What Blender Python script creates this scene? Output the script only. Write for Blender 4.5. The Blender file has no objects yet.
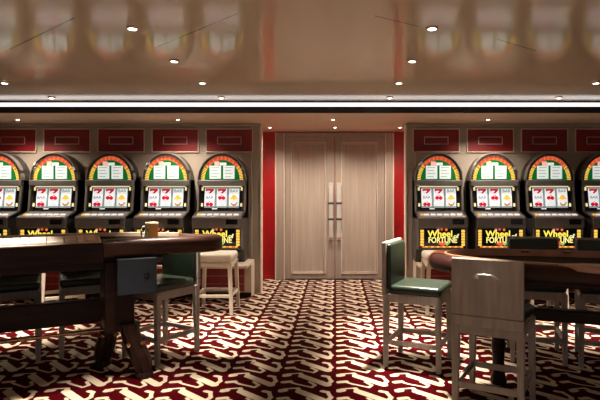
import bpy, bmesh, math, random
from mathutils import Vector, Matrix
random.seed(7)
S = bpy.context.scene
COL = S.collection
PI = math.pi

# ------------------------------------------------------------------ materials
def new_mat(name):
    m = bpy.data.materials.new(name)
    m.use_nodes = True
    nt = m.node_tree
    return m, nt, nt.nodes['Principled BSDF']

def mat(name, col, rough=.5, metal=0., spec=.5, var=0., scale=(8, 8, 8), coat=0., bump=0.):
    m, nt, b = new_mat(name)
    b.inputs['Roughness'].default_value = rough
    b.inputs['Metallic'].default_value = metal
    b.inputs['Specular IOR Level'].default_value = spec
    b.inputs['Coat Weight'].default_value = coat
    b.inputs['Coat Roughness'].default_value = .08
    b.inputs['Base Color'].default_value = (*col, 1)
    if var or bump:
        tc = nt.nodes.new('ShaderNodeTexCoord')
        mp = nt.nodes.new('ShaderNodeMapping')
        mp.inputs['Scale'].default_value = scale
        nz = nt.nodes.new('ShaderNodeTexNoise')
        nz.inputs['Scale'].default_value = 1.
        nz.inputs['Detail'].default_value = 5.
        nt.links.new(tc.outputs['Object'], mp.inputs['Vector'])
        nt.links.new(mp.outputs['Vector'], nz.inputs['Vector'])
        if var:
            r = nt.nodes.new('ShaderNodeValToRGB')
            r.color_ramp.elements[0].position = .3
            r.color_ramp.elements[1].position = .7
            r.color_ramp.elements[0].color = (*[max(0, c * (1 - var)) for c in col], 1)
            r.color_ramp.elements[1].color = (*[min(1, c * (1 + var)) for c in col], 1)
            nt.links.new(nz.outputs['Fac'], r.inputs['Fac'])
            nt.links.new(r.outputs['Color'], b.inputs['Base Color'])
        if bump:
            bp = nt.nodes.new('ShaderNodeBump')
            bp.inputs['Strength'].default_value = bump
            bp.inputs['Distance'].default_value = .01
            nt.links.new(nz.outputs['Fac'], bp.inputs['Height'])
            nt.links.new(bp.outputs['Normal'], b.inputs['Normal'])
    return m

def glow(name, col, strength, base=None):
    m, nt, b = new_mat(name)
    b.inputs['Base Color'].default_value = (*(base or [c * .5 for c in col]), 1)
    b.inputs['Roughness'].default_value = .6
    b.inputs['Specular IOR Level'].default_value = .1
    b.inputs['Emission Color'].default_value = (*col, 1)
    b.inputs['Emission Strength'].default_value = strength
    return m

def seg_group():
    g = bpy.data.node_groups.new('segment_distance', 'ShaderNodeTree')
    g.interface.new_socket('P', in_out='INPUT', socket_type='NodeSocketVector')
    g.interface.new_socket('A', in_out='INPUT', socket_type='NodeSocketVector')
    g.interface.new_socket('BA', in_out='INPUT', socket_type='NodeSocketVector')
    g.interface.new_socket('InvLen2', in_out='INPUT', socket_type='NodeSocketFloat')
    g.interface.new_socket('R', in_out='INPUT', socket_type='NodeSocketFloat')
    g.interface.new_socket('D', in_out='OUTPUT', socket_type='NodeSocketFloat')
    N, L = g.nodes, g.links
    gi, go = N.new('NodeGroupInput'), N.new('NodeGroupOutput')
    def vm(op):
        n = N.new('ShaderNodeVectorMath'); n.operation = op; return n
    sub, dot, sc, sub2, ln = vm('SUBTRACT'), vm('DOT_PRODUCT'), vm('SCALE'), vm('SUBTRACT'), vm('LENGTH')
    mu = N.new('ShaderNodeMath'); mu.operation = 'MULTIPLY'; mu.use_clamp = True
    mi = N.new('ShaderNodeMath'); mi.operation = 'SUBTRACT'
    L.new(gi.outputs['P'], sub.inputs[0]); L.new(gi.outputs['A'], sub.inputs[1])
    L.new(sub.outputs[0], dot.inputs[0]); L.new(gi.outputs['BA'], dot.inputs[1])
    L.new(dot.outputs['Value'], mu.inputs[0]); L.new(gi.outputs['InvLen2'], mu.inputs[1])
    L.new(gi.outputs['BA'], sc.inputs[0]); L.new(mu.outputs[0], sc.inputs['Scale'])
    L.new(sub.outputs[0], sub2.inputs[0]); L.new(sc.outputs[0], sub2.inputs[1])
    L.new(sub2.outputs[0], ln.inputs[0])
    L.new(ln.outputs['Value'], mi.inputs[0]); L.new(gi.outputs['R'], mi.inputs[1])
    L.new(mi.outputs[0], go.inputs['D'])
    return g
SEG = seg_group()

def min_of_segments(nt, vec, segs):
    out = None
    for ax, ay, bx, by, r in segs:
        n = nt.nodes.new('ShaderNodeGroup'); n.node_tree = SEG
        nt.links.new(vec, n.inputs['P'])
        n.inputs['A'].default_value = (ax, ay, 0)
        n.inputs['BA'].default_value = (bx - ax, by - ay, 0)
        n.inputs['InvLen2'].default_value = 1 / max(1e-9, (bx - ax) ** 2 + (by - ay) ** 2)
        n.inputs['R'].default_value = r
        if out is None:
            out = n.outputs['D']
        else:
            mn = nt.nodes.new('ShaderNodeMath'); mn.operation = 'MINIMUM'
            nt.links.new(out, mn.inputs[0]); nt.links.new(n.outputs['D'], mn.inputs[1])
            out = mn.outputs[0]
    return out

def carpet_mat():
    m, nt, b = new_mat('carpet')
    N, L = nt.nodes, nt.links
    CU, CV = .40, .2946
    def math_(op, a, v=None, w=None):
        n = N.new('ShaderNodeMath'); n.operation = op
        L.new(a, n.inputs[0])
        if v is not None:
            if isinstance(v, float): n.inputs[1].default_value = v
            else: L.new(v, n.inputs[1])
        if w is not None: n.inputs[2].default_value = w
        return n.outputs[0]
    tc = N.new('ShaderNodeTexCoord')
    nz = N.new('ShaderNodeTexNoise'); nz.inputs['Scale'].default_value = 40.; nz.inputs['Detail'].default_value = 2.
    L.new(tc.outputs['Object'], nz.inputs['Vector'])
    sx = N.new('ShaderNodeSeparateXYZ'); L.new(tc.outputs['Object'], sx.inputs[0])
    u = math_('FRACT', math_('DIVIDE', math_('SUBTRACT', sx.outputs['X'], .005), CU))
    v = math_('DIVIDE', math_('SUBTRACT', sx.outputs['Y'], 3.94), -CV)
    v = math_('SUBTRACT', math_('FRACT', math_('ADD', v, .24)), .24)
    cx = N.new('ShaderNodeCombineXYZ')
    L.new(math_('MULTIPLY', u, CU), cx.inputs['X']); L.new(math_('MULTIPLY', v, CV), cx.inputs['Y'])
    uv = [(.05, .01, .10, -.02, .033), (.10, -.10, .33, -.16, .012), (.33, -.13, .37, .04, .020),
          (.37, .05, .84, .64, .036), (.84, .64, .91, .40, .020), (.91, .40, .85, .10, .016), (.85, .10, .76, .04, .021),
          (.05, .47, .17, .43, .025), (.17, .46, .30, .60, .013), (.30, .60, .57, .80, .012), (.57, .80, .63, .66, .014),
          (.63, .66, .52, .45, .014), (.57, -.20, .63, -.34, .014), (.30, -.40, .57, -.20, .012)]
    segs = [(a * CU, c * CV, d * CU, e * CV, r * .86) for a, c, d, e, r in uv]
    d = min_of_segments(nt, cx.outputs[0], segs)
    d = math_('ADD', d, math_('MULTIPLY', math_('SUBTRACT', nz.outputs['Fac'], .5), .006))
    ms = N.new('ShaderNodeMapRange'); ms.interpolation_type = 'SMOOTHSTEP'
    L.new(d, ms.inputs['Value'])
    ms.inputs['From Min'].default_value = -.003; ms.inputs['From Max'].default_value = .003
    ms.inputs['To Min'].default_value = 1.; ms.inputs['To Max'].default_value = 0.
    mx = N.new('ShaderNodeMix'); mx.data_type = 'RGBA'
    L.new(ms.outputs['Result'], mx.inputs['Factor'])
    mx.inputs['A'].default_value = (.033, .0004, .0016, 1)
    mx.inputs['B'].default_value = (.46, .385, .285, 1)
    n2 = N.new('ShaderNodeTexNoise'); n2.inputs['Scale'].default_value = 350.
    L.new(tc.outputs['Object'], n2.inputs['Vector'])
    mul = N.new('ShaderNodeMix'); mul.data_type = 'RGBA'; mul.blend_type = 'MULTIPLY'
    mul.inputs['Factor'].default_value = .35
    L.new(mx.outputs['Result'], mul.inputs['A']); L.new(n2.outputs['Color'], mul.inputs['B'])
    L.new(mx.outputs['Result'], b.inputs['Base Color'])
    bp = N.new('ShaderNodeBump'); bp.inputs['Strength'].default_value = .4; bp.inputs['Distance'].default_value = .004
    L.new(n2.outputs['Fac'], bp.inputs['Height']); L.new(bp.outputs['Normal'], b.inputs['Normal'])
    b.inputs['Roughness'].default_value = .95
    b.inputs['Specular IOR Level'].default_value = .02
    return m

def ceiling_mat():
    m, nt, b = new_mat('ceiling_lacquer')
    N, L = nt.nodes, nt.links
    tc = N.new('ShaderNodeTexCoord')
    segs = [(-2.50, 4.00, -1.58, 3.20, .006), (-1.32, 3.88, -.58, 3.12, .005), (.236, 3.16, .52, 3.36, .004), (1.12, 3.66, 1.50, 3.97, .005)]
    sx = N.new('ShaderNodeSeparateXYZ'); L.new(tc.outputs['Object'], sx.inputs[0])
    cx = N.new('ShaderNodeCombineXYZ'); L.new(sx.outputs['X'], cx.inputs['X']); L.new(sx.outputs['Y'], cx.inputs['Y'])
    d = min_of_segments(nt, cx.outputs[0], segs)
    ms = N.new('ShaderNodeMapRange'); L.new(d, ms.inputs['Value'])
    ms.inputs['From Min'].default_value = -.002; ms.inputs['From Max'].default_value = .004
    ms.inputs['To Min'].default_value = 1.; ms.inputs['To Max'].default_value = 0.
    mp = N.new('ShaderNodeMapping'); mp.inputs['Scale'].default_value = (6., .8, 1.)
    L.new(tc.outputs['Object'], mp.inputs['Vector'])
    nz = N.new('ShaderNodeTexNoise'); nz.inputs['Scale'].default_value = 1.; nz.inputs['Detail'].default_value = 6.
    L.new(mp.outputs[0], nz.inputs['Vector'])
    r = N.new('ShaderNodeValToRGB')
    r.color_ramp.elements[0].position = .3; r.color_ramp.elements[1].position = .7
    r.color_ramp.elements[0].color = (.74, .63, .50, 1)
    r.color_ramp.elements[1].color = (.79, .675, .54, 1)
    L.new(nz.outputs['Fac'], r.inputs['Fac'])
    mx = N.new('ShaderNodeMix'); mx.data_type = 'RGBA'
    L.new(ms.outputs['Result'], mx.inputs['Factor'])
    L.new(r.outputs['Color'], mx.inputs['A']); mx.inputs['B'].default_value = (.26, .19, .14, 1)
    L.new(mx.outputs['Result'], b.inputs['Base Color'])
    b.inputs['Roughness'].default_value = .10
    b.inputs['Specular IOR Level'].default_value = .30
    return m

M = {}
M['carpet'] = carpet_mat()
M['ceiling'] = ceiling_mat()
M['taupe'] = mat('taupe_wall', (.33, .27, .22), .55, var=.08, scale=(3, 3, 3))
M['taupe_light'] = mat('pale_moulding', (.62, .50, .39), .45, var=.05)
M['soffit'] = mat('soffit_paint', (.74, .57, .43), .45, var=.05, scale=(2, 2, 2))
M['black'] = mat('black_fascia', (.012, .011, .012), .4, var=.2)
M['red'] = mat('red_lacquer', (.32, .004, .006), .35, var=.15, scale=(4, 4, 4))
M['red_dark'] = mat('maroon_panel', (.19, .003, .006), .5, var=.2, scale=(3, 3, 6))
M['door_wood'] = mat('door_veneer', (.345, .275, .225), .38, var=.13, scale=(38, 38, 1.3))
M['door_trim'] = mat('door_frame_wood', (.29, .23, .19), .4, var=.10, scale=(30, 30, 1.5))
M['door_edge'] = mat('door_moulding', (.52, .43, .36), .3, var=.08)
M['chrome'] = mat('brushed_chrome', (.80, .77, .74), .38, .7, var=.05)
M['darkmetal'] = mat('dark_clamp', (.07, .055, .05), .4, .6, var=.1)
M['stool_wood'] = mat('limed_oak', (.40, .355, .325), .62, 0., .25, var=.14, scale=(40, 40, 4))
M['stool_wood_pale'] = mat('pale_oak', (.66, .57, .46), .5, var=.10, scale=(40, 40, 4))
M['green'] = mat('green_leather', (.011, .020, .012), .36, var=.15, scale=(20, 20, 20), bump=.08)
M['cream'] = mat('cream_leather', (.82, .75, .64), .42, var=.06, bump=.05)
M['mahogany'] = mat('mahogany', (.018, .0065, .005), .38, var=.35, scale=(3, 30, 30), spec=.2)
M['mahogany_rail'] = mat('mahogany_rail', (.052, .021, .015), .34, var=.4, scale=(2.2, 34, 50), spec=.22)
M['felt'] = mat('dark_felt', (.007, .009, .009), .9, var=.2, scale=(60, 60, 60))
M['brown_leather'] = mat('brown_leather', (.15, .045, .020), .6, 0., .25, var=.2, scale=(10, 10, 10), bump=.05)
M['dark_leather'] = mat('dark_red_leather', (.030, .009, .007), .45, 0., .3, var=.2, scale=(10, 10, 10), bump=.05)
M['tan_inlay'] = mat('tan_inlay', (.42, .19, .11), .3, var=.2)
M['tan'] = mat('tan_ledge', (.45, .25, .17), .4, var=.2, scale=(4, 30, 30))
M['steel_blue'] = mat('drop_box_steel', (.018, .021, .030), .55, 0., .25, var=.1)
M['ink'] = mat('dark_mark', (.012, .013, .018), .5, var=.1)
M['brass'] = mat('brass', (.55, .30, .16), .25, 1., var=.1)
M['tray'] = mat('tray_ivory', (.72, .60, .50), .45, var=.1)
M['chip_a'] = mat('chip_ivory', (.88, .80, .72), .5, var=.1)
M['chip_b'] = mat('chip_rose', (.80, .58, .50), .5, var=.1)
M['chip_c'] = mat('chip_grey', (.66, .60, .55), .5, var=.1)
M['case'] = mat('machine_bronze', (.085, .076, .072), .38, .6, var=.12, scale=(12, 12, 12))
M['rim_metal'] = mat('rim_metal', (.36, .32, .29), .45, .8, var=.1)
M['case_dark'] = mat('machine_dark', (.022, .019, .018), .35, .2, var=.2)
M['case_grey'] = mat('machine_grey', (.25, .225, .22), .34, .6, var=.1)
M['glass_black'] = mat('black_glass', (.006, .006, .008), .12, var=.2)
M['amber'] = mat('amber_beer', (.80, .46, .09), .15, var=.2)
M['label'] = mat('white_label', (.75, .74, .66), .5, var=.1)
M['lid'] = mat('pale_foam', (.78, .62, .36), .5, var=.1)
# lit things
M['led'] = glow('led_strip', (1, .97, .96), 1.25)
M['lens'] = glow('downlight_lens', (1, .88, .70), 9.)
M['lens_trim'] = mat('downlight_trim', (.55, .47, .40), .35, .3, var=.05)
M['g_green'] = glow('lit_green_glass', (.004, .18, .03), .48)
M['g_white'] = glow('lit_white_card', (.80, .86, .80), .75)
M['g_line'] = glow('printed_line', (.45, .52, .50), .55)
M['g_pink'] = glow('lit_pink_blob', (.95, .50, .42), .8)
M['g_yellow'] = glow('lit_yellow', (1., .62, .10), 1.0)
M['g_orange'] = glow('lit_orange', (1., .25, .06), .8)
M['g_redor'] = glow('lit_red_orange', (.95, .12, .06), .8)
M['g_reel'] = glow('lit_reel', (.92, .93, .93), .82)
M['g_red'] = glow('reel_red', (.62, .01, .04), .7)
M['g_grey'] = glow('reel_grey', (.34, .38, .42), .6)
M['g_pale'] = glow('reel_pale_grey', (.66, .72, .70), .75)
M['g_gold'] = glow('reel_gold', (.92, .52, .06), .85)
M['g_brown'] = glow('reel_brown', (.52, .22, .04), .7)
M['g_backing'] = glow('reel_backing', (.30, .38, .36), .55)
M['g_cream'] = glow('lit_cream_frame', (1., .84, .42), .85)
M['g_logo'] = glow('logo_yellow', (1., .80, .10), 1.1)
M['g_logo2'] = glow('logo_cream', (.95, .95, .45), 1.0)
M['g_logo3'] = glow('logo_pale_yellow', (1., .90, .28), 1.05)
M['g_lime'] = glow('logo_green', (.25, .70, .15), .8)

# ------------------------------------------------------------------ mesh builder
class MB:
    def __init__(s):
        s.bm = bmesh.new()
    def _post(s, geom_verts, mi, mx):
        fs = set()
        for v in geom_verts:
            if mx is not None: v.co = mx @ v.co
            for f in v.link_faces: fs.add(f)
        for f in fs: f.material_index = mi
        return fs
    def box(s, x0, x1, y0, y1, z0, z1, mi=0, bev=0., mx=None, seg=2):
        r = bmesh.ops.create_cube(s.bm, size=1.)
        vs = r['verts']
        for v in vs:
            v.co = Vector(((x0 + x1) / 2 + v.co.x * (x1 - x0), (y0 + y1) / 2 + v.co.y * (y1 - y0), (z0 + z1) / 2 + v.co.z * (z1 - z0)))
        if bev > 0:
            es = list({e for v in vs for e in v.link_edges})
            rr = bmesh.ops.bevel(s.bm, geom=es, offset=bev, segments=seg, affect='EDGES', profile=.5)
            vs = list({v for f in rr['faces'] for v in f.verts} | {v for v in vs if v.is_valid})
        s._post(vs, mi, mx)
        return s
    def prism(s, pts, axis, a, b, mi=0, mx=None):
        """polygon pts extruded along axis ('x','y','z') from a to b"""
        def P(p, t):
            return {'x': (t, p[0], p[1]), 'y': (p[0], t, p[1]), 'z': (p[0], p[1], t)}[axis]
        A = [s.bm.verts.new(P(p, a)) for p in pts]
        B = [s.bm.verts.new(P(p, b)) for p in pts]
        n = len(pts)
        s.bm.faces.new(A); s.bm.faces.new(B[::-1])
        for i in range(n):
            j = (i + 1) % n
            s.bm.faces.new((A[i], B[i], B[j], A[j]))
        s._post(A + B, mi, mx)
        return s
    def lathe(s, prof, n=24, mi=0, mx=None, flute=0., nf=0):
        rings = []
        for r, z in prof:
            ring = []
            for i in range(n):
                a = 2 * PI * i / n
                k = 1 - (flute if nf and (i % 2) else 0.)
                ring.append(s.bm.verts.new((r * k * math.cos(a), r * k * math.sin(a), z)))
            rings.append(ring)
        for q in range(len(rings) - 1):
            for i in range(n):
                j = (i + 1) % n
                s.bm.faces.new((rings[q][i], rings[q][j], rings[q + 1][j], rings[q + 1][i]))
        s.bm.faces.new(rings[0][::-1]); s.bm.faces.new(rings[-1])
        s._post([v for r in rings for v in r], mi, mx)
        return s
    def tube(s, path, r, n=10, mi=0, closed=False):
        path = [Vector(p) for p in path]
        rings = []
        m = len(path)
        for i, p in enumerate(path):
            t = (path[min(i + 1, m - 1)] - path[max(i - 1, 0)]).normalized()
            up = Vector((0, 0, 1)) if abs(t.z) < .9 else Vector((1, 0, 0))
            a = t.cross(up).normalized(); b = a.cross(t)
            rings.append([s.bm.verts.new(p + (a * math.cos(2 * PI * k / n) + b * math.sin(2 * PI * k / n)) * r) for k in range(n)])
        for q in range(m - 1):
            for k in range(n):
                j = (k + 1) % n
                s.bm.faces.new((rings[q][k], rings[q][j], rings[q + 1][j], rings[q + 1][k]))
        s.bm.faces.new(rings[0][::-1]); s.bm.faces.new(rings[-1])
        s._post([v for r_ in rings for v in r_], mi, None)
        return s
    def sweep(s, path, sec, closed=False, mi=0):
        """path: (x,y) list; sec: (offset to the right-hand side, z) closed section"""
        m = len(path); rings = []
        P = [Vector((p[0], p[1])) for p in path]
        for i in range(m):
            if closed: t = P[(i + 1) % m] - P[i - 1]
            else: t = P[min(i + 1, m - 1)] - P[max(i - 1, 0)]
            t.normalize(); nrm = Vector((t.y, -t.x))
            rings.append([s.bm.verts.new((P[i].x + nrm.x * o, P[i].y + nrm.y * o, z)) for o, z in sec])
        k = len(sec)
        for q in range(m if closed else m - 1):
            A, B = rings[q], rings[(q + 1) % m]
            for i in range(k):
                j = (i + 1) % k
                s.bm.faces.new((A[i], A[j], B[j], B[i]))
        if not closed:
            s.bm.faces.new(rings[0][::-1]); s.bm.faces.new(rings[-1])
        s._post([v for r in rings for v in r], mi, None)
        return s
    def taper_leg(s, x0, y0, x1, y1, z0, z1, w0, w1, mi=0):
        """square leg: centre (x0,y0) width w0 at z0 -> (x1,y1) width w1 at z1"""
        V = []
        for (x, y, z, w) in ((x0, y0, z0, w0), (x1, y1, z1, w1)):
            h = w / 2
            V.append([s.bm.verts.new((x + a * h, y + b * h, z)) for a, b in ((-1, -1), (1, -1), (1, 1), (-1, 1))])
        s.bm.faces.new(V[0][::-1]); s.bm.faces.new(V[1])
        for i in range(4):
            j = (i + 1) % 4
            s.bm.faces.new((V[0][i], V[0][j], V[1][j], V[1][i]))
        vs = V[0] + V[1]
        es = [e for e in {e for v in vs for e in v.link_edges}]
        bmesh.ops.bevel(s.bm, geom=es, offset=.004, segments=2, affect='EDGES')
        return s
    def disc(s, x, y, z, r, mi=0, axis='y', n=16, th=.004):
        pts = [(x + r * math.cos(2 * PI * i / n), z + r * math.sin(2 * PI * i / n)) for i in range(n)]
        return s.prism(pts, 'y', y, y - th, mi)
    def obj(s, name, mats, parent=None, smooth=False, loc=None):
        bmesh.ops.recalc_face_normals(s.bm, faces=s.bm.faces[:])
        me = bpy.data.meshes.new(name)
        s.bm.to_mesh(me); s.bm.free()
        for m in (mats if isinstance(mats, (list, tuple)) else [mats]): me.materials.append(m)
        if smooth:
            for p in me.polygons: p.use_smooth = True
            me.set_sharp_from_angle(angle=math.radians(38))
        o = bpy.data.objects.new(name, me)
        COL.objects.link(o)
        if parent: o.parent = parent
        if loc: o.location = loc
        return o

def thing(name, label, cat, loc=(0, 0, 0), rz=0., group=None):
    o = bpy.data.objects.new(name, None); COL.objects.link(o)
    o.empty_display_size = .1
    o.location = loc; o.rotation_euler = (0, 0, rz)
    o['label'] = label; o['category'] = cat
    if group: o['group'] = group
    return o
def tag(o, label, cat, group=None, kind=None):
    o['label'] = label; o['category'] = cat
    if group: o['group'] = group
    if kind: o['kind'] = kind
    return o
def struct(o):
    o['kind'] = 'structure'; return o
def copy_tree(o, parent=None):
    c = o.copy(); COL.objects.link(c)
    if parent: c.parent = parent
    for ch in list(o.children): copy_tree(ch, c)
    return c
def text_mesh(txt, size, ext=.002):
    cu = bpy.data.curves.new('lettering', 'FONT')
    cu.body = txt; cu.size = size; cu.extrude = ext; cu.align_x = 'CENTER'; cu.align_y = 'CENTER'
    cu.resolution_u = 3; cu.offset = size * .022
    o = bpy.data.objects.new('lettering', cu); COL.objects.link(o)
    bpy.context.view_layer.update()
    me = bpy.data.meshes.new_from_object(o.evaluated_get(bpy.context.evaluated_depsgraph_get()))
    bpy.data.objects.remove(o); bpy.data.curves.remove(cu)
    return me
def text_obj(name, txt, size, m, parent, loc, sx=1., sy=1., bold=0., rot=0.):
    me = text_mesh(txt, size)
    mx = Matrix.Rotation(PI / 2, 4, 'X') @ Matrix.Rotation(rot, 4, 'Z') @ Matrix.Diagonal((sx, sy, 1, 1))
    me.transform(mx)
    me.materials.clear(); me.materials.append(m)
    o = bpy.data.objects.new(name, me); COL.objects.link(o); o.parent = parent; o.location = loc
    return o

# ------------------------------------------------------------------ room
CEIL, SOF = 2.42, 2.237
FAS, CEND, WALL, BACK = 5.99, 6.32, 7.0, 8.07
XL, XR, YB = -6.4, 6.4, -3.2
struct(MB().box(XL, XR, YB, BACK + .1, -.1, 0).obj('floor', M['carpet']))
struct(MB().box(XL, XR, YB, CEND, CEIL, CEIL + .08).obj('ceiling', M['ceiling']))
struct(MB().box(XL - .1, XL, YB, BACK + .1, 0, CEIL).obj('wall_left', M['taupe']))
struct(MB().box(XR, XR + .1, YB, BACK + .1, 0, CEIL).obj('wall_right', M['taupe']))
struct(MB().box(XL, XR, BACK, BACK + .1, 0, SOF).obj('wall_back', M['red']))
struct(MB().box(XL, XR, FAS + .02, BACK + .1, SOF, SOF + .02).obj('trim_1', M['soffit']))           # soffit board
struct(MB().box(XL, XR, FAS, FAS + .02, SOF, 2.308).obj('trim_2', M['black']))                        # dark fascia of the beam
struct(MB().box(XL, XR, CEND, CEND + .02, SOF + .02, CEIL + .08).obj('trim_3', M['taupe']))           # back of the light slot
struct(MB().box(XL, XR, CEND - .03, CEND, 2.402, CEIL + .01).obj('trim_0', M['darkmetal']))
led = MB().box(XL, XR, CEND - .02, CEND, 2.352, 2.402).obj('cove_light', M['led'])
tag(led, 'long white light strip in the slot between ceiling and dark beam', 'light strip')
OL, OR_ = -.992, .932
for nm, a, b in (('wall_left_niche', XL, OL), ('wall_right_niche', OR_, XR)):
    struct(MB().box(a, b, WALL, WALL + .14, 0, SOF).obj(nm, M['taupe']))
for nm, x in (('wall_recess_left', -1.42), ('wall_recess_right', 1.37)):
    struct(MB().box(x - .04, x + .04, WALL + .14, BACK, 0, SOF).obj(nm, M['red']))
# edge mouldings of the opening
tn = 4
def trim(mb, m):
    global tn
    o = struct(mb.obj('trim_%d' % tn, m)); tn += 1; return o
for x in (OL, OR_):
    s = 1 if x > 0 else -1
    trim(MB().box(x - .010, x + .010, WALL - .012, WALL + .15, 0, SOF, bev=.004), M['taupe_light'])
    trim(MB().box(x + s * .115 - .006, x + s * .115 + .006, WALL - .008, WALL, .47, SOF - .03, bev=.002), M['taupe_light'])
trim(MB().box(XL, OL, WALL - .03, WALL, SOF - .035, SOF, bev=.005), M['taupe'])
trim(MB().box(OR_, XR, WALL - .03, WALL, SOF - .035, SOF, bev=.005), M['taupe'])
# maroon wall panels with pale mouldings
PITCH = .713
def wall_panel(xc):
    z0, z1, w = 1.862, 2.165, .305
    p = trim(MB().box(xc - w, xc + w, WALL - .014, WALL, z0, z1, bev=.003), M['red_dark'])
    fr = MB()
    for (a, b, c, d, t) in ((w, w, z0, z1, .0065), (.155, .155, 1.965, 2.058, .0035)):
        fr.box(-a - t, -a + t, WALL - .024, WALL - .010, c, d, bev=.002, mx=Matrix.Translation((xc, 0, 0)))
        fr.box(a - t, a + t, WALL - .024, WALL - .010, c, d, bev=.002, mx=Matrix.Translation((xc, 0, 0)))
        fr.box(-a - t, a + t, WALL - .025, WALL - .010, c - t, c + t, bev=.002, mx=Matrix.Translation((xc, 0, 0)))
        fr.box(-a - t, a + t, WALL - .025, WALL - .010, d - t, d + t, bev=.002, mx=Matrix.Translation((xc, 0, 0)))
    fr.obj('panel_moulding', M['taupe_light'], p)
for k in range(5): wall_panel(-1.40 - PITCH * k)
for k in range(4): wall_panel(1.327 + PITCH * k)

# doors
DC = -.010
YF = BACK - .05
trim(MB().box(-.905, -.765, BACK - .07, BACK, 0, 2.222, bev=.006), M['door_trim'])
trim(MB().box(.745, .872, BACK - .07, BACK, 0, 2.222, bev=.006), M['door_trim'])
trim(MB().box(-.765, .745, BACK - .07, BACK, 2.165, 2.222, bev=.006), M['door_trim'])
for x in (-.905, -.775, .755, .872):
    trim(MB().box(x - .008, x + .008, BACK - .082, BACK - .068, 0, 2.222, bev=.003), M['taupe_light'])
for n, s in ((1, -1), (2, 1)):
    e0, e1 = (-.762, DC - .004) if s < 0 else (DC + .004, .742)
    a, b = (-.662, -.150) if s < 0 else (.090, .628)
    z0, z1 = .095, 2.075
    dm = MB()
    dm.box(e0, a, YF, YF + .045, .012, 2.163, bev=.004); dm.box(b, e1, YF, YF + .045, .012, 2.163, bev=.004)
    dm.box(a, b, YF, YF + .045, .012, z0, bev=.004); dm.box(a, b, YF, YF + .045, z1, 2.163, bev=.004)
    d = dm.obj('door_%d' % n, M['door_trim']); struct(d)
    MB().box(a - .01, b + .01, YF + .022, YF + .040, z0 - .01, z1 + .01).obj('door_panel', M['door_wood'], d)
    pm = MB()
    for q in range(2):
        t, y0_, y1_ = ((.009, -.012, .024), (.005, .006, .024))[q]
        k = q * .022
        pm.box(a + k - t, a + k + t, YF + y0_, YF + y1_, z0 + k, z1 - k, bev=.003)
        pm.box(b - k - t, b - k + t, YF + y0_, YF + y1_, z0 + k, z1 - k, bev=.003)
        pm.box(a + k, b - k, YF + y0_, YF + y1_, z0 + k - t, z0 + k + t, bev=.003)
        pm.box(a + k, b - k, YF + y0_, YF + y1_, z1 - k - t, z1 - k + t, bev=.003)
    pm.obj('panel_moulding', M['door_edge'], d)
    hx = DC + s * .060
    h = MB()
    for (za, zb) in ((1.165, 1.43), (.925, 1.150), (.645, .910)):
        h.box(hx - .027, hx + .027, YF - .075, YF - .055, za, zb, bev=.006)
    h.box(hx - .016, hx + .016, YF - .071, YF - .059, .65, 1.42)
    ho = h.obj('pull_handle', M['chrome'], d)
    for z in (1.157, .917):
        c = MB()
        c.box(hx - .012, hx + .012, YF - .06, YF, z - .010, z + .010, bev=.003)
        c.box(hx - .046, hx + .046, YF - .082, YF - .050, z - .015, z + .015, bev=.005)
        c.obj('clamp', M['darkmetal'], ho)
    MB().box(hx - s * .0 - .034, hx + .034, YF - .006, YF, .60, 1.47, bev=.002).obj('push_plate', M['door_edge'], d)
struct(MB().box(-.765, .745, BACK - .07, BACK, 0, .011).obj('trim_%d' % tn, M['darkmetal'])); tn += 1
for nm, a, b in (('baseboard_left', -1.38, -.913), ('baseboard_right', .88, 1.33)):
    struct(MB().box(a, b, BACK - .015, BACK, 0, .05, bev=.004).obj(nm, M['red']))

# ------------------------------------------------------------------ plinths under the machines
def plinth(a, b, label, s):
    t = thing('machine_plinth', label, 'cabinet', ((a + b) / 2, WALL, 0))
    L, R = a - (a + b) / 2, b - (a + b) / 2
    MB().box(L, R, -.26, -.001, 0, .41, bev=.004).obj('base_cabinet', M['taupe_light'], t)
    MB().box(L - (.05 if s < 0 else 0) * 0, R, -.60, -.001, .41, .452, bev=.012).obj('ledge', M['taupe_light'], t)
    k = int((b - a - .1) / PITCH)
    for i in range(k):
        x = (R - .09 - PITCH * i) if s < 0 else (L + .09 + PITCH * i)
        x0, x1 = (x - PITCH + .07, x) if s < 0 else (x, x + PITCH - .07)
        p = MB().box(x0, x1, -.272, -.255, .07, .37, bev=.003).obj('inset_panel', M['red'], t)
        f = MB()
        for z in (.075, .17, .27, .365):
            f.box(x0, x1, -.276, -.270, z - .003, z + .003)
        f.obj('panel_line', M['taupe'], p)
    MB().box(L, R, -.275, -.255, 0, .06, bev=.004).obj('kickboard', M['mahogany'], t)
plinth(-5.1, -1.07, 'pale cabinet with ledge and red panels below the left row of machines', -1)
plinth(1.02, 5.1, 'pale cabinet with ledge and red panels below the right row of machines', 1)

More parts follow.
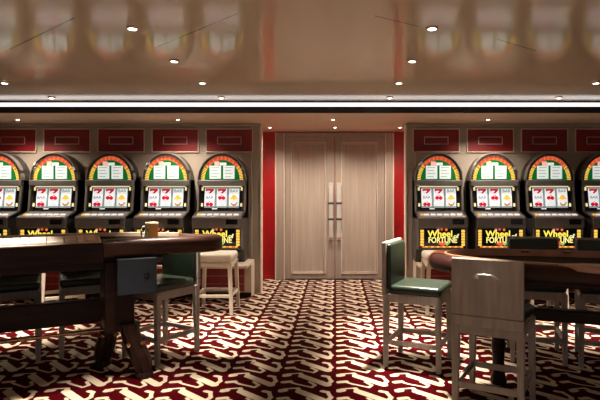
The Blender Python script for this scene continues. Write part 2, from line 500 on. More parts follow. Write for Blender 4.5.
# ------------------------------------------------------------------ slot machine
def make_machine():
    t = thing('slot_machine', '', 'slot machine', (0, 6.98, .453))
    D = lambda d: d - 6.98
    Z = lambda z: z - .453
    W = .307
    prof = [(6.98, .453), (6.70, .453), (6.64, .60), (6.545, .645), (6.525, .885), (6.485, .905), (6.47, 1.015), (6.50, 1.032),
            (6.745, 1.085), (6.80, 1.42), (6.80, 1.49), (6.98, 1.49)]
    b = MB().prism([(D(y), Z(z)) for y, z in prof], 'x', -W, W)
    # side cheeks standing a little proud of the face
    ch = [(6.98, 1.0), (6.52, 1.0), (6.50, 1.04), (6.72, 1.10), (6.765, 1.415), (6.765, 1.49), (6.98, 1.49)]
    for s in (-1, 1):
        b.prism([(D(y), Z(z)) for y, z in ch], 'x', s * W, s * (W - .026))
    body = b.obj('cabinet', M['case'], t)
    for s in (-1, 1):
        ed = MB().prism([(D(6.715), Z(1.10)), (D(6.76), Z(1.412)), (D(6.775), Z(1.412)), (D(6.73), Z(1.10))], 'x', s * .309, s * .286)
        ed.obj('side_trim', M['rim_metal'], t)
    bv = body.modifiers.new('bevel', 'BEVEL'); bv.width = .008; bv.segments = 2; bv.limit_method = 'ANGLE'
    # arch hood
    def arc(r, n=40, a0=0., a1=PI): return [(r * math.cos(a0 + (a1 - a0) * i / n), 1.13 * r * math.sin(a0 + (a1 - a0) * i / n)) for i in range(n + 1)]
    zc = Z(1.49)
    hood = MB().prism([(x, z + zc) for x, z in arc(.303)], 'y', D(6.80), D(6.98))
    ho = hood.obj('arch_hood', M['case_dark'], t, smooth=True)
    rim = MB()
    o, i_ = arc(.307), arc(.272)
    for q in range(40):
        rim.prism([(o[q][0], o[q][1] + zc), (o[q + 1][0], o[q + 1][1] + zc), (i_[q + 1][0], i_[q + 1][1] + zc), (i_[q][0], i_[q][1] + zc)], 'y', D(6.765), D(6.805))
    bmesh.ops.remove_doubles(rim.bm, verts=rim.bm.verts[:], dist=1e-5)
    rim.obj('arch_rim', M['case'], t, smooth=True)
    bead = MB(); o2, i2 = arc(.310), arc(.298)
    for q in range(40):
        bead.prism([(o2[q][0], o2[q][1] + zc), (o2[q + 1][0], o2[q + 1][1] + zc), (i2[q + 1][0], i2[q + 1][1] + zc), (i2[q][0], i2[q][1] + zc)], 'y', D(6.755), D(6.83))
    bmesh.ops.remove_doubles(bead.bm, verts=bead.bm.verts[:], dist=1e-5)
    bead.obj('arch_bead', M['rim_metal'], t, smooth=True)
    sg = MB().prism([(x, z + zc) for x, z in arc(.274)], 'y', D(6.790), D(6.81)).obj('payout_glass', M['g_green'], t)
    lb = MB(); nT = 44
    for q in range(nT):
        a0 = PI * (q + .2) / nT; a1 = PI * (q + .8) / nT
        k = abs((q + .5) / nT - .5) * 2            # 1 at the sides, 0 at the top
        mi = 0 if k > .70 else (1 if q % 3 == 1 else 2)
        if .55 < k <= .70: mi = q % 2
        r0, r1 = .226, .270
        lb.prism([(r0 * math.cos(a0), 1.13 * r0 * math.sin(a0) + zc), (r1 * math.cos(a0), 1.13 * r1 * math.sin(a0) + zc),
                  (r1 * math.cos(a1), 1.13 * r1 * math.sin(a1) + zc), (r0 * math.cos(a1), 1.13 * r0 * math.sin(a1) + zc)], 'y', D(6.780), D(6.792), mi)
    lb.obj('light_border', [M['g_yellow'], M['g_orange'], M['g_redor']], sg)
    db = MB().prism([(x, z + zc) for x, z in arc(.2715)], 'y', D(6.7865), D(6.7905))
    db.obj('border_backing', M['ink'], sg)
    gi = MB().prism([(x, z + zc) for x, z in arc(.224)], 'y', D(6.782), D(6.788)); gi.obj('green_field', M['g_green'], sg)
    for (xa, xb) in ((-.160, -.014), (.014, .160)):
        c = MB().box(xa, xb, D(6.777), D(6.784), Z(1.503), Z(1.672), bev=.002)
        for q in range(4):
            z = Z(1.648 - .038 * q)
            c.box(xa + .02, xb - .025 - .02 * (q % 2), D(6.7755), D(6.779), z - .0045, z + .0045, 1)
        c.obj('pay_card', [M['g_white'], M['g_line']], sg)
    bl = MB().box(-.095, -.035, D(6.775), D(6.784), Z(1.665), Z(1.726), bev=.008).box(-.03, .055, D(6.776), D(6.784), Z(1.675), Z(1.712), 1, bev=.006)
    bl.obj('crest', [M['g_pink'], M['g_white']], sg)
    # divider
    MB().box(-.305, .305, D(6.735), D(6.80), Z(1.412), Z(1.488), bev=.010).obj('crossbar', M['case_grey'], t)
    # reel window, leaning with the face
    def yf(z): return D(6.745 + (z - 1.085) / (1.42 - 1.085) * .055)
    tilt = math.atan2(.055, .335)
    rw = thing('reel_window', '', '', (0, yf(1.27), Z(1.27)))
    del rw['label'], rw['category']
    bpy.data.objects.remove(rw)
    TM = Matrix.Translation((0, yf(1.27), Z(1.27))) @ Matrix.Rotation(-tilt, 4, 'X')
    w = MB().box(-.262, .262, -.006, .02, -.160, .146, mx=TM).obj('reel_window', M['glass_black'], t)
    MB().box(-.222, .224, -.009, -.004, -.134, .126, mx=TM).obj('reel_backing', M['g_backing'], w)
    fr = MB()
    for sx in (-1, 1):
        for sz in (.106, -.100):
            fr.box(sx * .250 - .012, sx * .250 + .012, -.014, .0, sz - .022, sz + .022, bev=.004, mx=TM)
    fr.box(-.245, .245, -.012, .0, .130, .143, bev=.002, mx=TM)
    fr.obj('corner_light', M['g_cream'], w)
    RR = .17
    def ysurf(z): return -.016 + (RR - math.sqrt(RR * RR - (z + .005) ** 2)) * .16
    for r in range(3):
        xc = (-.155, 0, .156)[r]
        pts = []
        n = 10
        R = .17
        for q in range(n + 1):
            z = -.136 + .262 * q / n
            y = ysurf(z)
            pts.append((y, z))
        pts += [(.015, .126), (.015, -.136)]
        reel = MB().prism(pts, 'x', xc - .063, xc + .063, mx=TM).obj('reel', M['g_reel'], w)
        # symbols: three per reel
        sym = [['seven', 'bar', 'cherry'], ['seven', 'cherry2', 'outline'], ['bar', 'bell', 'banana']][r]
        for q, kind in enumerate(sym):
            zz = (.076, -.006, -.088)[q]
            yy = ysurf(zz) - .006
            g = MB(); mm = [M['g_red']]
            if kind == 'seven':
                g.prism([(-.050, .028), (.052, .028), (.050, .008), (.012, -.030), (-.016, -.030), (.012, .004), (-.030, .004), (-.036, -.004), (-.050, -.004)], 'y', yy - .004, yy + .006)
            elif kind in ('cherry', 'cherry2'):
                g.disc(-.022, yy + .004, -.006, .024, th=.008); g.disc(.024, yy + .004, -.008, .024, th=.008)
                g.prism([(-.02, .012), (.0, .034), (.006, .034), (.028, .012), (.020, .012), (.002, .028), (-.012, .012)], 'y', yy - .003, yy + .005, 1)
                mm = [M['g_red'], M['g_redor']]
            elif kind == 'outline':
                for a in range(12):
                    a0, a1 = 2 * PI * a / 12, 2 * PI * (a + 1) / 12
                    g.prism([(.038 * math.cos(a0), .022 * math.sin(a0)), (.038 * math.cos(a1), .022 * math.sin(a1)), (.028 * math.cos(a1), .014 * math.sin(a1)), (.028 * math.cos(a0), .014 * math.sin(a0))], 'y', yy - .003, yy + .006)
                mm = [M['g_pale']]
            elif kind == 'bell':
                g.prism([(-.050, -.022), (-.050, -.012), (-.030, .002), (-.024, .022), (-.008, .032), (.008, .032), (.024, .022), (.030, .002), (.050, -.012), (.050, -.022), (.012, -.022), (.006, -.032), (-.006, -.032), (-.012, -.022)], 'y', yy - .004, yy + .006)
                mm = [M['g_gold']]
            elif kind == 'banana':
                g.prism([(-.036, .014), (-.030, -.014), (-.006, -.028), (.024, -.022), (.046, .010), (.046, .026), (.036, .022), (.018, -.002), (-.006, -.006), (-.022, .004), (-.028, .018)], 'y', yy - .003, yy + .006)
                mm = [M['g_brown']]
            else:
                g.bm.free()
                ob = text_obj('symbol', 'BAR', .056, M['g_grey'], w, (0, 0, 0))
                ob.data.transform(TM @ Matrix.Translation((xc, yy, zz)))
                continue
            ob = g.obj('symbol', mm, w)
            ob.data.transform(TM @ Matrix.Translation((xc, 0, zz)))
    rw2 = MB().box(-.120, -.055, -.012, 0, -.157, -.143, mx=TM)
    rw2.obj('credit_display', M['g_white'], w)
    # deck with buttons
    sl = math.atan2(.053, .245)
    DM = Matrix.Translation((0, D(6.62), Z(1.060))) @ Matrix.Rotation(sl, 4, 'X')
    dk = MB().box(-.285, .285, -.125, .115, -.012, .006, bev=.005, mx=DM).obj('button_deck', M['case_grey'], t)
    for q in range(6):
        x = -.19 + .082 * q
        MB().box(x - .03, x + .03, -.085, -.035, .004, .018, bev=.005, mx=DM).obj('button', M['g_button'] if 'g_button' in M else M['chrome'], dk)
    MB().box(-.262, -.226, -.08, -.03, .004, .016, bev=.004, mx=DM).obj('button', M['g_gold'], dk)
    MB().box(-.300, .300, D(6.460), D(6.50), Z(1.012), Z(1.036), bev=.008).obj('deck_lip', M['chrome_soft'], t)
    MB().box(-.302, .302, D(6.468), D(6.50), Z(.905), Z(1.012), bev=.006).obj('front_panel', M['case_grey'], t)
    MB().box(.115, .255, D(6.455), D(6.472), Z(.942), Z(1.005), bev=.004).obj('bill_slot', M['glass_black'], t)
    # belly glass with the logo
    bg = MB().box(-.290, .290, D(6.515), D(6.56), Z(.650), Z(.890), bev=.003).obj('belly_glass', M['glass_black'], t)
    bf = MB()
    for (a, b_, c, d) in ((-.305, -.285, .640, .900), (.285, .305, .640, .900), (-.305, .305, .892, .907), (-.305, .305, .632, .648)):
        bf.box(a, b_, D(6.505), D(6.56), Z(c), Z(d), bev=.004)
    bf.obj('belly_frame', M['case_grey'], bg)
    for s in (-1, 1):
        lc = MB()
        for q in range(6):
            z = .690 + .034 * q
            lc.box(s * .252 - .021, s * .252 + .021, D(6.505), D(6.517), Z(z - .0145), Z(z + .0145), bev=.004)
        lc.obj('light_column', M['g_yellow'], bg)
    st = MB()
    for q in range(14):
        x = -.235 + .036 * q
        st.box(x - .016, x + .016, D(6.507), D(6.517), Z(.656), Z(.672), q % 2)
    st.obj('light_strip', [M['g_orange'], M['g_yellow']], bg)
    MB().prism([(-.055, Z(.70)), (0, Z(.672)), (.060, Z(.70)), (.02, Z(.735)), (-.02, Z(.735))], 'y', D(6.511), D(6.516)).obj('logo_emblem', M['g_redor'], bg)
    MB().prism([(.03, Z(.70)), (.055, Z(.675)), (.085, Z(.71)), (.06, Z(.73))], 'y', D(6.510), D(6.5155)).obj('logo_emblem', M['g_lime'], bg)
    for (x, z, m_) in ((-.01, .880, 'g_redor'), (.045, .874, 'g_orange'), (-.055, .872, 'g_pink')):
        MB().disc(x, D(6.515), Z(z), .016, n=8).obj('logo_emblem', M[m_], bg)
    lo = bg
    text_obj('lettering', 'Wheel', .108, M['g_logo'], lo, (-.030, D(6.510), Z(.822)), 1.04, 1.0)
    text_obj('lettering', 'of', .070, M['g_logo2'], lo, (.165, D(6.510), Z(.795)), 1.1, 1.0)
    text_obj('lettering', 'FORTUNE', .088, M['g_logo3'], lo, (.0, D(6.508), Z(.745)), .90, 1.1)
    # coin tray
    ct = MB()
    ct.box(-.24, .24, D(6.50), D(6.68), Z(.475), Z(.490), bev=.004)
    ct.box(-.24, .24, D(6.50), D(6.515), Z(.475), Z(.545), bev=.005)
    ct.box(-.24, -.225, D(6.50), D(6.68), Z(.475), Z(.575), bev=.005)
    ct.box(.225, .24, D(6.50), D(6.68), Z(.475), Z(.575), bev=.005)
    ct.obj('coin_tray', M['case'], t)
    return t
M['chrome_soft'] = mat('satin_metal', (.42, .39, .37), .35, .9, var=.08)
M['g_button'] = glow('lit_button', (.90, .82, .78), .7)
proto = make_machine()
sides = (('left', -1.452, -.715, 5), ('right', 1.315, .711, 4))
ORD = ['', 'second ', 'third ', 'fourth ', 'fifth ']
first = True
for side, x0, dx, n in sides:
    for k in range(n):
        o = proto if first else copy_tree(proto)
        first = False
        o.location = (x0 + dx * k, 6.98, .453)
        if k == 0: lab = 'arched three-reel slot machine next to the doors, in the %s row' % side
        elif k == n - 1: lab = 'arched three-reel slot machine cut off by the %s edge of the photo' % side
        else: lab = 'arched three-reel slot machine, %sfrom the doors in the %s row' % (ORD[k], side)
        o['label'] = lab; o['group'] = 'slot machines in the %s row' % side

# ------------------------------------------------------------------ stools
def make_stool():
    t = thing('bar_stool', '', 'bar stool')
    m = M['stool_wood']
    w, dp = .212, .225            # half width, half depth
    for sx in (-1, 1):
        for sy in (-1, 1):
            x, y = sx * (w - .022), sy * (dp - .022)
            MB().taper_leg(x + sx * .006, y + sy * .006, x, y, 0, .56, .034, .046).obj('leg', m, t)
    fr = MB()
    fr.box(-w + .02, w - .02, dp - .036, dp - .008, .505, .572, bev=.004)
    fr.box(-w + .02, w - .02, -dp + .008, -dp + .036, .505, .572, bev=.004)
    for s in (-1, 1): fr.box(s * (w - .022) - .014, s * (w - .022) + .014, -dp + .02, dp - .02, .505, .572, bev=.004)
    fr.obj('seat_frame', m, t)
    for s in (-1, 1):
        MB().box(-w + .03, w - .03, s * (dp - .02) - .011, s * (dp - .02) + .011, .172, .210, bev=.004).obj('stretcher', m, t)
        MB().box(s * (w - .02) - .011, s * (w - .02) + .011, -dp + .03, dp - .03, .172, .210, bev=.004).obj('stretcher', m, t)
    cu = MB().box(-w + .002, w - .002, -dp + .052, dp + .004, .570, .640, bev=.028, seg=4)
    cu.obj('seat_cushion', M['green'], t, smooth=True)
    bk = MB().box(-w, w, -dp - .012, -dp + .022, .625, .968, bev=.006)
    bk.box(-w, w, -dp - .011, -dp + .020, .560, .622, bev=.003)
    bk.obj('back_shell', m, t)
    MB().box(-w + .014, w - .014, -dp + .016, -dp + .058, .600, .955, bev=.018, seg=3).obj('back_cushion', M['green'], t, smooth=True)
    y = -dp - .012
    MB().tube([(-.050, y + .004, .852), (-.050, y - .020, .856), (-.048, y - .030, .868), (-.038, y - .034, .880), (0, y - .036, .882), (.038, y - .034, .880), (.048, y - .030, .868), (.050, y - .020, .856), (.050, y + .004, .852)], .0055).obj('handle', M['chrome'], t, smooth=True)
    return t
def face(o, x, y, fx, fy):
    o.location = (x, y, 0); o.rotation_euler = (0, 0, math.atan2(-fx, fy))
stool0 = make_stool()
G1, G2 = 'green stools at the right table', 'green stools at the left table'
stools = [
    (1.010, 3.360, .48, .877, 'green bar stool in front of right table, its wooden back with chrome handle towards us', G1),
    (.662, 4.235, .913, -.41, 'green leather bar stool at the aisle end of the right table, seen from the side', G1),
    (1.660, 4.400, -.25, -.97, 'green bar stool behind the right table, nearer the doors of the two there', G1),
    (2.167, 4.250, -.35, -.94, 'green bar stool behind the right table, cut by the right photo edge', G1),
    (-1.455, 4.430, -.52, -.854, 'green bar stool with tall wooden back at the aisle end of the left table', G2),
    (-2.170, 4.620, .469, -.883, 'dark green bar stool behind the left table, just left of its steel box', G2),
    (-2.660, 4.350, .469, -.883, 'dark green bar stool behind the left table at the left photo edge', G2),
]
for i, (x, y, fx, fy, lab, g) in enumerate(stools):
    o = stool0 if i == 0 else copy_tree(stool0)
    face(o, x, y, fx, fy); o['label'] = lab; o['group'] = g

def make_padded():
    t = thing('padded_stool', '', 'stool')
    m = M['stool_wood_pale']
    w = .205
    for sx in (-1, 1):
        for sy in (-1, 1):
            MB().taper_leg(sx * w, sy * w, sx * (w - .024), sy * (w - .024), 0, .565, .034, .042).obj('leg', m, t)
    fr = MB()
    for s in (-1, 1):
        fr.box(-w + .02, w - .02, s * (w - .024) - .012, s * (w - .024) + .012, .520, .572, bev=.003)
        fr.box(s * (w - .024) - .012, s * (w - .024) + .012, -w + .02, w - .02, .520, .572, bev=.003)
    fr.obj('seat_frame', m, t)
    for s in (-1, 1):
        MB().box(-w + .02, w - .02, s * (w - .008) - .010, s * (w - .008) + .010, .185, .220, bev=.003).obj('stretcher', m, t)
        MB().box(s * (w - .008) - .010, s * (w - .008) + .010, -w + .02, w - .02, .185, .220, bev=.003).obj('stretcher', m, t)
    MB().box(-w - .002, w + .002, -w - .002, w + .002, .568, .662, bev=.035, seg=4).obj('seat_cushion', M['cream'], t, smooth=True)
    return t
pad0 = make_padded()
pads = [(-1.345, 6.005, 0, 'backless cream padded stool before the machine left of the doors'),
        (-3.06, 5.92, .55, 'backless pale stool glimpsed through the gap under the left table'),
        (1.21, 6.02, 0, 'backless pale stool behind the green stool at the aisle end of right table'),
        (2.32, 6.00, .1, 'backless pale stool glimpsed under the right table beyond the green stools')]
for i, (x, y, r, lab) in enumerate(pads):
    o = pad0 if i == 0 else copy_tree(pad0)
    o.location = (x, y, 0); o.rotation_euler = (0, 0, r); o['label'] = lab; o['group'] = 'backless stools at the slot machines'

# ------------------------------------------------------------------ left gaming table (local x along the dealer edge, y away from us)
def left_table():
    th = math.radians(28)
    t = thing('gaming_table', 'dark mahogany gaming table with steel box and carved legs, left of aisle', 'gaming table', (-1.64, 3.75, 0), th)
    ZT, ZB = 1.022, .892
    cu, a, b = -.45, 1.25, .75
    right = [(0., 0.), (.2, 0.), (.4, 0.), (.56, .0), (.70, .006), (.80, .026), (.86, .062), (.884, .110), (.870, .160), (.815, .215)]
    arc = []
    v = .27
    n = 40
    a0 = math.asin(.27 / b)
    for i in range(n + 1):
        an = a0 + (PI - 2 * a0) * i / n
        arc.append((cu + a * math.cos(an), b * math.sin(an)))
    left = [(2 * cu - x, y) for x, y in right[::-1]]
    out = right + arc + left                      # counter-clockwise seen from above: outside is on the right hand
    # inset the sweep path so that its outer face follows the outline
    sec = []
    hw = .06
    k = 10
    for (cx_, cz, a_, b_) in ((hw - .05, ZT - .05, 0, PI / 2), (-hw + .05, ZT - .05, PI / 2, PI), (-hw + .03, ZB + .03, PI, 1.5 * PI), (hw - .03, ZB + .03, 1.5 * PI, 2 * PI)):
        r = .05 if cz > .95 else .03
        for q in range(5):
            an = a_ + (b_ - a_) * q / 4
            sec.append((cx_ + r * math.cos(an) - hw, cz + r * math.sin(an)))
    MB().sweep(out, sec).obj('rail', M['mahogany_rail'], t, smooth=True)
    felt = [(x, y) for x, y in out]
    fin = []
    for i, (x, y) in enumerate(out):
        p, q = Vector(out[max(i - 1, 0)]), Vector(out[min(i + 1, len(out) - 1)])
        tt = (q - p).normalized()
        fin.append((x - tt.y * .08, y + tt.x * .08))
    MB().prism(fin, 'z', .93, .985).obj('playing_surface', M['felt'], t)
    MB().sweep(fin[12:-12], [(.004, .985), (.004, 1.026), (-.004, 1.031), (-.026, 1.029), (-.032, .985)]).obj('rail_inlay', M['taupe_light'], t, smooth=True)
    MB().box(-.898, -.002, .004, .040, .868, 1.004, bev=.006).obj('dealer_panel', M['mahogany'], t)
    TT = Matrix.Translation((0, .042, 1.000)) @ Matrix.Rotation(math.radians(8), 4, 'X')
    tr = MB()
    tr.box(-.86, -.02, 0, .200, -.022, -.012, mx=TT)
    tr.box(-.88, -.012, 0, .010, -.02, .006, bev=.003, mx=TT); tr.box(-.88, -.012, .190, .206, -.02, .010, bev=.003, mx=TT)
    tr.box(-.028, -.012, 0, .2, -.02, .008, bev=.003, mx=TT); tr.box(-.88, -.864, 0, .2, -.02, .008, bev=.003, mx=TT)
    tr.obj('chip_tray', M['tray'], t)
    # under-frame: apron, pedestal, legs, stretcher, rail
    MB().box(-1.05, .30, .12, .55, .80, .93, bev=.01).obj('apron', M['mahogany'], t)
    for s, x in ((0, .17), (1, -1.07)):
        MB().box(x - (.16 if s == 0 else .085), x + .045, .06, .50, .34, .86, bev=.015).obj('pedestal', M['mahogany'], t)
    prof = [(.050, 0), (.064, .010), (.066, .03), (.056, .045), (.062, .07), (.072, .12), (.076, .16), (.074, .21), (.066, .245), (.070, .262), (.064, .28), (.070, .34), (.082, .40)]
    for (x, y, dx, dy) in ((.275, .035, -.10, .06), (.03, .455, .05, -.06), (-1.175, .035, .10, .06), (-.93, .455, -.05, -.06)):
        lm = MB().lathe(prof, 28, flute=.07, nf=1)
        for vv in lm.bm.verts:                                     # cabriole: the foot kicks outward
            q = max(0., min(1., (vv.co.z - .03) / .37)); q = q * q * (3 - 2 * q)
            vv.co.x += x + dx * q; vv.co.y += y + dy * q
        l = lm.obj('carved_leg', M['mahogany'], t, smooth=True)
        for an in (-.9, -2.2, .4):
            q = .63
            bx, by = x + dx * q + .074 * math.cos(an), y + dy * q + .074 * math.sin(an)
            MB().lathe([(.001, -.009), (.016, -.006), (.018, 0), (.016, .006), (.001, .009)], 12, mx=Matrix.Translation((bx, by, .252)) @ Matrix.Rotation(an, 4, 'Z') @ Matrix.Rotation(PI / 2, 4, 'Y')).obj('boss', M['brass'], l, smooth=True)
    MB().box(-.98, .08, .42, .50, .345, .530, bev=.012).obj('stretcher', M['mahogany'], t)
    MB().tube([(-1.0, .30, .315), (.06, .30, .315)], .011).obj('foot_rail', M['brass'], t, smooth=True)
    # steel drop box on the front of the pedestal
    bx = MB().box(.085, .355, -.035, .058, .625, .885, bev=.006).obj('drop_box', M['steel_blue'], t)
    mk = MB()
    mk.box(.195, .203, -.040, -.034, .735, .785)
    mk.box(.265, .305, -.040, -.034, .750, .756); mk.box(.282, .288, -.040, -.034, .735, .795); mk.box(.265, .305, -.040, -.034, .775, .780)
    mk.obj('lock_marks', M['ink'], bx)
    # chips, lying in rows along the tray
    c = MB()
    x = -.855
    while x < -.04:
        L = random.choice((.05, .08, .11)); L = min(L, -.035 - x)
        mi = random.choice((0, 0, 0, 1, 2))
        for r in range(4):
            c.lathe([(.018, 0), (.018, max(.01, L - .006))], 12, (mi + r * random.choice((0, 1))) % 3,
                    mx=TT @ Matrix.Translation((x, .032 + .045 * r, .0065)) @ Matrix.Rotation(PI / 2, 4, 'Y'))
        x += L
    co = c.obj('casino_chips', [M['chip_a'], M['chip_b'], M['chip_c']])
    co.location = t.location; co.rotation_euler = t.rotation_euler
    tag(co, 'rows of pale and coloured chips lying in the dealer tray of the left table', 'chips', kind='stuff')
    return t
LT = left_table()

# beer mug on the left table
def mug():
    th = math.radians(28)
    u, v = .350, .165
    x, y = -1.64 + u * math.cos(th) - v * math.sin(th), 3.75 + u * math.sin(th) + v * math.cos(th)
    t = thing('beer_mug', 'small amber beer mug with a pale patterned side, on the left table', 'mug', (x, y, .9855))
    MB().lathe([(.040, 0), (.046, .004), (.047, .02), (.046, .118), (.047, .124)], 32).obj('glass_body', M['amber'], t, smooth=True)
    MB().lathe([(.046, .122), (.049, .126), (.049, .138), (.046, .144), (.020, .147)], 32).obj('foam_rim', M['lid'], t, smooth=True)
    lb = MB()
    n = 12
    for i in range(n):
        for j in range(8):
            a0, a1 = math.radians(180 + 75 * i / n), math.radians(180 + 75 * (i + 1) / n)
            z0, z1 = .01 + .105 * j / 8, .01 + .105 * (j + 1) / 8
            R = .0495
            mi = 1 if (i * 5 + j * 3) % 7 in (0, 3) else 0
            vs = [lb.bm.verts.new((R * math.cos(a), R * math.sin(a), z)) for a, z in ((a0, z0), (a1, z0), (a1, z1), (a0, z1))]
            f = lb.bm.faces.new(vs); f.material_index = mi
    bmesh.ops.remove_doubles(lb.bm, verts=lb.bm.verts[:], dist=1e-6)
    o = lb.obj('paper_label', [M['label'], M['felt']], t, smooth=True)
    sd = o.modifiers.new('thickness', 'SOLIDIFY'); sd.thickness = .002
    MB().tube([(-.044, 0, .112), (-.068, 0, .108), (-.080, 0, .085), (-.080, 0, .055), (-.068, 0, .032), (-.044, 0, .028)], .007).obj('handle', M['label'], t, smooth=True)
mug()

# ------------------------------------------------------------------ right gaming table
def right_table():
    rz = math.radians(-20)
    t = thing('gaming_table', 'oval gaming table with brown leather rim and dark felt, right of aisle', 'gaming table', (1.94, 3.29, 0), rz)
    a, b = 1.35, .50
    ZT, ZB = .942, .835
    n = 96
    out = [(a * math.copysign(abs(math.cos(q)) ** .92, math.cos(q)), b * math.copysign(abs(math.sin(q)) ** .85, math.sin(q))) for q in [2 * PI * i / n for i in range(n)]]
    sec = []
    hw = .055
    for (cx_, cz, a_, b_, r) in ((-.05, ZT - .05, 0, PI / 2, .05), (-2 * hw + .05, ZT - .05, PI / 2, PI, .05), (-2 * hw + .03, ZB + .03, PI, 1.5 * PI, .03), (-.04, ZB + .04, 1.5 * PI, 2 * PI, .04)):
        for q in range(5):
            an = a_ + (b_ - a_) * q / 4
            sec.append((cx_ + r * math.cos(an), cz + r * math.sin(an)))
    MB().sweep(out, sec, closed=True).obj('rail', M['dark_leather'], t, smooth=True)
    # lighter padded end of the rail
    end = []
    for i in range(n):
        an = 2 * PI * i / n
        if PI - .19 <= an <= PI + .16: end.append(out[i])
    sec2 = [(o + (.006 if o > -.05 else -.006), z + .007 if z > .89 else max(z, .872)) for o, z in sec]
    MB().sweep(end, sec2).obj('rail_end_pad', M['brown_leather'], t, smooth=True)
    fin = [(x * (1 - .10 / a), y * (1 - .10 / b)) for x, y in out]
    MB().prism(fin, 'z', .84, .895).obj('playing_surface', M['felt'], t)
    inn = [(x * (1 - .112 / a), y * (1 - .112 / b)) for x, y in out]
    lip = MB().sweep(inn, [(.014, .900), (.014, .946), (-.004, .948), (-.010, .900)], closed=True).obj('rail_inlay', M['tan_inlay'], t, smooth=True)
    for i in (17, 21, 25, 29, 33):
        x, y = inn[i]
        MB().box(x - .03, x + .03, y - .016, y + .012, .925, .945, bev=.005).obj('cup_clip', M['brass'], t)
    # dealer ledge along the near edge
    x0 = -.54
    lp = [(x0, -.405), (x0 + .14, -.325), (.75, -.325), (.85, -.42), (.60, -.497), (.2, -.515), (-.2, -.512), (x0 + .10, -.470)]
    lg = MB().prism(lp, 'z', .915, .953)
    lo = lg.obj('dealer_ledge', M['tan'], t)
    bv = lo.modifiers.new('bevel', 'BEVEL'); bv.width = .008; bv.segments = 2
    # under-frame
    MB().box(-.95, .95, -.22, .24, .775, .85, bev=.01).obj('apron', M['mahogany'], t)
    prof = [(.055, 0), (.060, .02), (.052, .05), (.040, .09), (.042, .20), (.050, .27), (.042, .34), (.042, .60), (.052, .70), (.060, .78)]
    for s in (-1, 1):
        MB().lathe(prof, 28, mx=Matrix.Translation((s * .90, .205, 0)), flute=.05, nf=1).obj('table_leg', M['mahogany'], t, smooth=True)
    MB().box(-.90, .90, .165, .245, .475, .560, bev=.012).obj('stretcher', M['mahogany'], t)
    return t
right_table()

# ------------------------------------------------------------------ lights
def make_lamp(r, watts, cone, name='spot'):
    t = thing('ceiling_downlight', '', 'ceiling light')
    ring = []
    MB().lathe([(r * 1.45, -.0005), (r * 1.45, -.006), (r * 1.30, -.011), (r * 1.0, -.011), (r * .98, -.002), (r * .98, -.0005)], 28).obj('trim_ring', M['lens_trim'], t, smooth=True)
    MB().lathe([(r * .97, -.004), (r * .97, -.0125), (r * .6, -.015)], 24).obj('lens', M['lens'], t, smooth=True)
    L = bpy.data.lights.new(name, 'SPOT')
    L.energy = watts; L.spot_size = math.radians(cone); L.spot_blend = 1.; L.color = (1, .87, .72)
    L.shadow_soft_size = .035
    lo = bpy.data.objects.new('beam', L); COL.objects.link(lo)
    lo.location = (0, 0, -.03); lo.parent = t
    return t
LX = [-3.23, -1.30, .617, 2.54]
LY = [3.39, 4.27, 5.17, 6.03]
colname = ['far left', 'left of the doors', 'right of the doors', 'far right']
row_lab = {0: 'nearest row', 1: 'second row', 2: 'third row', 3: 'row beside the light strip'}
base = make_lamp(.027, 1250, 41)
used = False
def lamp(proto_, x, y, z, lab, grp):
    global used
    if not used: o = proto_; used = True
    else: o = copy_tree(proto_)
    o.location = (x, y, z); o['label'] = lab; o['group'] = grp
    return o
def dim(o, watts):
    for c in o.children:
        if c.type == 'LIGHT': c.data = c.data.copy(); c.data.energy = watts
for j, y in enumerate(LY):
    for i, x in enumerate(LX):
        if j < 2 and i in (0, 3): 
            continue
        o = lamp(base, x, y, CEIL, 'round recessed downlight in glossy ceiling, %s, %s' % (row_lab[j], colname[i]), 'downlights in the glossy ceiling')
        dim(o, 620 if j == 0 or (j == 1 and i == 1) else 1350)
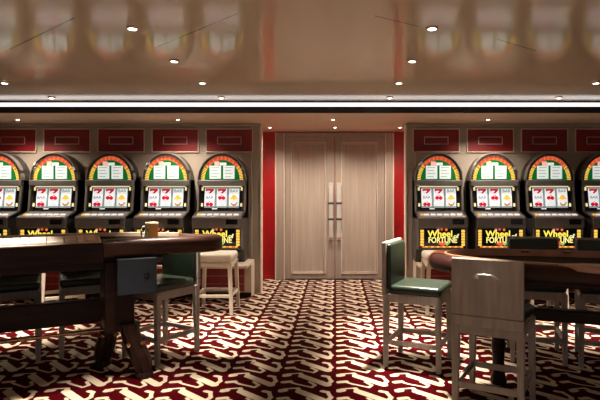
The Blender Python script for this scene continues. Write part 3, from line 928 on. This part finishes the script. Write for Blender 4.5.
for (x, y, lab) in ((-2.30, 3.42, 'added downlight directly over the left table, out of view, lighting its chip tray'),):  # extra lamp off the ceiling grid, added to brighten the chip tray
    dim(lamp(base, x, y, CEIL, lab, 'added lights out of view'), 600)
for y in (1.63, .75, -.13, -1.0, -1.9):                       # the ceiling grid goes on behind the viewer: added fill spots without fixtures
    for x in LX:
        L = bpy.data.lights.new('grid_fill_light', 'SPOT'); L.energy = 420; L.spot_size = math.radians(55); L.spot_blend = 1.
        L.color = (1, .87, .72); L.shadow_soft_size = .035
        lo = bpy.data.objects.new('grid_fill_light', L); COL.objects.link(lo); lo.location = (x, y, CEIL - .03)
used = False
base2 = make_lamp(.020, 105, 140)
for x, lab in ((-3.91, 'small downlight in soffit at the left photo edge'), (-1.94, 'small downlight in soffit above the machines left of the doors'),
               (-.03, 'small downlight in soffit before the doors, at the middle'), (1.875, 'small downlight in soffit above the machines right of the doors'),):
    lamp(base2, x, 6.52, SOF, lab, 'downlights in the low soffit')
for x, lab in ((-.915, 'small downlight at the left end of the row close to the doors'), (-.008, 'small downlight above the middle of the doors'), (.898, 'small downlight at the right end of the row close to the doors')):
    lamp(base2, x, 7.39, SOF, lab, 'downlights in the low soffit')

# ------------------------------------------------------------------ world, camera, view
w = bpy.data.worlds.new('world'); S.world = w; w.use_nodes = True
w.node_tree.nodes['Background'].inputs[0].default_value = (.95, .96, 1., 1)
w.node_tree.nodes['Background'].inputs[1].default_value = .2
cam = bpy.data.cameras.new('camera')
cam.sensor_width = 36.; cam.lens = 36. * 530. / 600.
cam.shift_x = -35.6 / 600.; cam.shift_y = -13. / 600.
co = bpy.data.objects.new('camera', cam); COL.objects.link(co)
co.location = (0, 0, 1.4); co.rotation_euler = (PI / 2, 0, 0)
S.camera = co
S.view_settings.view_transform = 'Standard'
S.view_settings.look = 'None'
S.view_settings.gamma = 1.
S.view_settings.use_curve_mapping = False
S.view_settings.exposure = 0.
try:
    S.cycles.use_denoising = True
except Exception: pass
S.cycles.max_bounces = 8
S.cycles.diffuse_bounces = 5
S.cycles.sample_clamp_indirect = 4.
